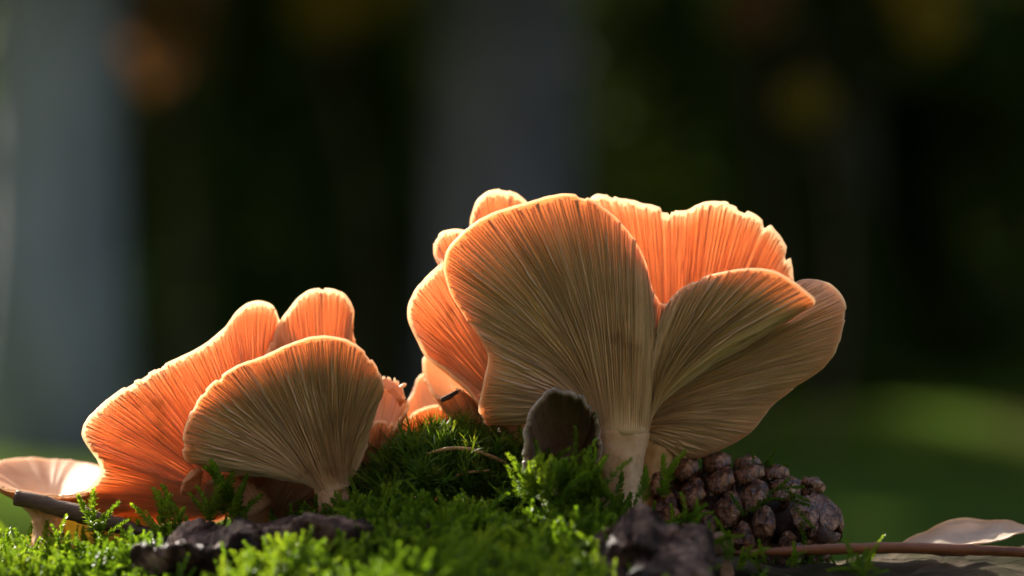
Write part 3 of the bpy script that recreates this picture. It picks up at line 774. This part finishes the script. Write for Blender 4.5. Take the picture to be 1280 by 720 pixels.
def conifer_meshes(seed, H, r_tr, clear, r_cr, n, leaf_size, tm, cm):
    rg = np.random.default_rng(seed)
    t = np.linspace(0, 1, 24)
    pts = np.stack([.02*H*np.sin(t*3+seed)*.2, .02*H*np.cos(t*2.3+seed)*.2, t*H], 1)
    v, f = tube(pts, r_tr*(1-t)**.7+.012+.25*r_tr*np.exp(-t*H/.25), 18)
    v = v + fbm(v, 9, 3)[:, None]*r_tr*.06*np.array([1, 1, 0])
    tr = mesh_np('trunk', v, f, tm)
    def smp(n):
        z = clear + (H-clear)*rg.random(n)**1.25
        rr = r_cr*(1-(z-clear)/(H-clear+.01))**.8*(.25+.75*rg.random(n)**.5)+.05
        lay = np.floor(rg.random(n)*9)*.698 + np.floor(z*3)*1.1 + rg.normal(0, .22, n)
        return np.stack([np.cos(lay)*rr, np.sin(lay)*rr, z-.22*rr+rg.normal(0, .05, n)], 1)
    V, F, A = leaf_cloud(rg, n, smp, leaf_size)
    cr = mesh_np('crown', V, F, cm, smooth=False, attrs={'shade': A})
    a, b = tr.data, cr.data
    bpy.data.objects.remove(tr); bpy.data.objects.remove(cr)
    return a, b

def place_tree(name, meshes, x, y, rz, s, label, cat, group):
    r = empty(name, (x, y, ground_z(x, y)-.05)); r.rotation_euler.z = rz; r.scale = (s, s, s)
    tag(r, label, cat, group)
    link('trunk', meshes[0], r); link('crown', meshes[1], r)
    return r
def at(px, D):      # world x of a photo column at a distance D behind the plane of focus
    return (px-640)*MM*(DIST+D)/DIST

big = conifer_meshes(1, 15, .22, 2.6, 2.4, 9000, .22, M['trunk'], M['spruce'])
big2 = conifer_meshes(2, 14, .17, 2.4, 2.2, 9000, .22, M['trunk2'], M['spruce'])
young = conifer_meshes(3, 3.6, .05, .10, 1.15, 7000, .075, M['trunk'], M['spruce'])
young2 = conifer_meshes(4, 3.0, .04, .08, 1.0, 6500, .07, M['trunk'], M['spruce'])

place_tree('spruce_tree', big, at(612, 8.2), 8.2, .3, 1.0, 'thick blue grey tree trunk rising behind the tall mushroom cluster', 'tree', 'big trees of the forest')
place_tree('spruce_tree', big2, at(45, 7.0), 7.0, 1.3, 1.0, 'pale grey tree trunk rising behind the low mushroom cluster', 'tree', 'big trees of the forest')
place_tree('spruce_tree', big, at(1065, 12.5), 12.5, 2.3, .62, 'slender dark tree trunk beside the yellow sapling', 'tree', 'big trees of the forest')
YL = 'dense dark green young spruce in the thicket'
k = 0
for D, pxs in ((11.0, (250, 430, 800, 960)), (14.0, (120, 330, 500, 720, 880, 1060, 1230)), (17.5, (30, 210, 400, 600, 780, 980, 1150, 1290))):
    for px in pxs:
        place_tree('young_spruce', (young, young2)[k % 2], at(px+random.uniform(-15, 15), D), D+random.uniform(-.5, .5), random.uniform(0, 6.28), random.uniform(.62, .80), YL, 'tree', 'young spruces of the thicket'); k += 1

place_tree('young_spruce', young, -1.55, 10.4, .4, 1.35, 'taller bushy young spruce added to shade the thick trunk', 'tree', 'young spruces of the thicket')  # added sunward of the thick trunk to keep direct sun off it
place_tree('young_spruce', young, -1.05, 9.0, 2.4, .9, 'smaller young spruce standing close by the thick trunk', 'tree', 'young spruces of the thicket')
# tall trees outside the view whose crowns shade the ground behind
def clear_of_beam(x, y, r):
    # distance of the crown axis to the sunbeam that reaches the mushrooms
    t = x*SUN_AZ.x + y*SUN_AZ.y
    if t < 0: return math.hypot(x, y) > r
    hz = math.tan(SUN_EL)*t+.4
    perp = abs(-x*SUN_AZ.y + y*SUN_AZ.x)
    if hz > 15: return True
    return perp > r*max(.12, (1-max(hz-2.6, 0)/13)) + .25
SL = 'tall spruce with a dense crown standing in the forest'
rt = np.random.default_rng(77); placed = []
for _ in range(4000):
    x, y = rt.uniform(-24, 16), rt.uniform(2.5, 34)
    D = y
    if abs(x) < .2*(D+DIST)+.35: continue
    if any((x-a)**2+(y-b)**2 < 2.6**2 for a, b in placed): continue
    if not clear_of_beam(x, y, 2.2): continue
    q = (x-1.3)*SUN_AZ.x + (y-8)*SUN_AZ.y
    if q > 0 and abs(-(x-1.3)*SUN_AZ.y + (y-8)*SUN_AZ.x) < 3.2: continue      # a sunny opening beyond the log
    placed.append((x, y))
    if len(placed) > 16: break
for x, y in placed:
    place_tree('spruce_tree', (big, big2)[int(rt.integers(2))], x, y, rt.uniform(0, 6.28), rt.uniform(.85, 1.15), SL, 'tree', 'big trees of the forest')

# autumn saplings
def sapling(mat, label, trunk_px, D, blobs, n, size, group):
    rg = np.random.default_rng(int(abs(trunk_px)*10+D))
    x = at(trunk_px, D); z0 = ground_z(x, D)
    r = empty('sapling', (x, D, z0)); tag(r, label, 'tree', group)
    top = max(b[1] for b in blobs)
    t = np.linspace(0, 1, 12)[:, None]
    tp = np.array([x, D, z0-.03])*(1-t) + np.array([blobs[0][0], D, top])*t + np.array([.08, 0, 0])*np.sin(t*4)
    v, f = tube(tp, .011*(1-.8*t[:, 0])+.002, 8); child(mesh_np('trunk', v, f, M['twig']), r)
    Vs, Fs, As = [], [], []; off = 0
    for (bx, bz, br) in blobs:
        i = int(np.clip(np.interp(bz, tp[:, 2], np.arange(12))-2, 0, 11))
        v, f = tube(np.linspace(tp[i], [bx, D, bz], 6), np.linspace(.005, .0015, 6), 6); child(mesh_np('branch', v, f, M['twig']), r)
        def smp(n):
            q = rg.normal(size=(n, 3)); q /= np.linalg.norm(q, axis=1)[:, None]
            return np.array([bx, D, bz]) + q*(br*rg.random(n)**.45)[:, None]*np.array([1, 1, .8])
        V, F, A = leaf_cloud(rg, n, smp, size); Vs.append(V); Fs.append(F+off); As.append(A); off += len(V)
    child(mesh_np('crown', np.vstack(Vs), np.concatenate(Fs), mat, smooth=False, attrs={'shade': np.concatenate(As)}), r)
def bp(px, py, D, r_px): 
    p = P(px, py, D*1000); return (p[0], p[2], r_px*MM*(DIST+D)/DIST)
G2 = 'autumn saplings among the spruces'
sapling(M['yellow'], 'slim sapling with a few round clumps of yellow autumn leaves', 1015, 6.8, [bp(1008, 128, 6.8, 30), bp(1165, 25, 6.8, 40), bp(1150, -40, 6.8, 60)], 480, .022, G2)
sapling(M['russet'], 'small sapling with tan brown autumn leaves', 930, 7.2, [bp(938, 15, 7.2, 40), bp(960, -60, 7.2, 60)], 420, .022, G2)
sapling(M['yellow'], 'low sapling with orange yellow autumn leaves beside the thick trunk', 440, 7.6, [bp(410, 5, 7.6, 60), bp(460, -20, 7.6, 60)], 220, .022, G2)
sapling(M['russet'], 'russet leaved sapling beside the pale grey trunk', 200, 7.8, [bp(195, 60, 7.8, 70), bp(215, 0, 7.8, 70)], 130, .022, G2)

# far wood that reads as one mass
rg = np.random.default_rng(99)
def far(n):
    a = rg.uniform(-1.25, 1.25, n); d = rg.uniform(24, 40, n); h = 9*rg.random(n)**1.2
    x = np.sin(a)*d*1.1; y = np.cos(a)*d
    return np.stack([x, y, np.array([ground_z(0, q) for q in y])+h], 1)
V, F, A = leaf_cloud(rg, 90000, far, .45)
# keep the sunbeam free
c = V.reshape(-1, 4, 3).mean(1); tt = c @ np.array(to_sun); dd = np.linalg.norm(c - tt[:, None]*np.array(to_sun)[None], axis=1)
keep = (dd > 1.2)
V = V.reshape(-1, 4, 3)[keep].reshape(-1, 3); F = np.arange(len(V)).reshape(-1, 4); A = A.reshape(-1, 4)[keep].ravel()
o = mesh_np('forest', V, F, M['spruce'], smooth=False, attrs={'shade': A})
tag(o, 'dark far-off wood closing the view', kind='stuff')

# unseen autumn beeches added behind the camera: their sunlit leaves give warm fill
def fill_beech_meshes(seed, leaves):
    rg = np.random.default_rng(seed)
    t = np.linspace(0, 1, 16)
    tr = mesh_np('trunk', *tube(np.stack([.15*np.sin(t*3), .1*np.cos(t*2), t*5.5], 1), .16*(1-t)**.8+.02, 14), M['trunk2'])
    lobes = [np.array([rg.uniform(-1.2, 1.2), rg.uniform(-1.2, 1.2), rg.uniform(1.2, 5.8)]) for _ in range(9)]
    def smp(n):
        q = rg.normal(size=(n, 3)); q /= np.linalg.norm(q, axis=1)[:, None]
        return np.array(lobes)[rg.integers(len(lobes), size=n)] + q*(1.15*rg.random(n)**.4)[:, None]
    V, F, A = leaf_cloud(rg, 6000, smp, .11)
    cr = mesh_np('crown', V, F, M[leaves], smooth=False, attrs={'shade': A})
    a, b = tr.data, cr.data; bpy.data.objects.remove(tr); bpy.data.objects.remove(cr)
    return a, b
bm1, bm2 = fill_beech_meshes(301, 'yellow'), fill_beech_meshes(302, 'russet')
for i, (x, y) in enumerate([(-6.5, -4.0), (-3.6, -5.6), (-1.0, -6.6), (1.8, -5.6), (4.4, -6.2), (6.6, -4.4)]):
    place_tree('fill_beech', (bm1, bm2)[i % 2], x, y, i*1.3, 1.0, ('unseen beech with golden leaves added for warm fill light', 'unseen beech with russet leaves added for warm fill light')[i % 2], 'tree', 'unseen beeches added for fill light')
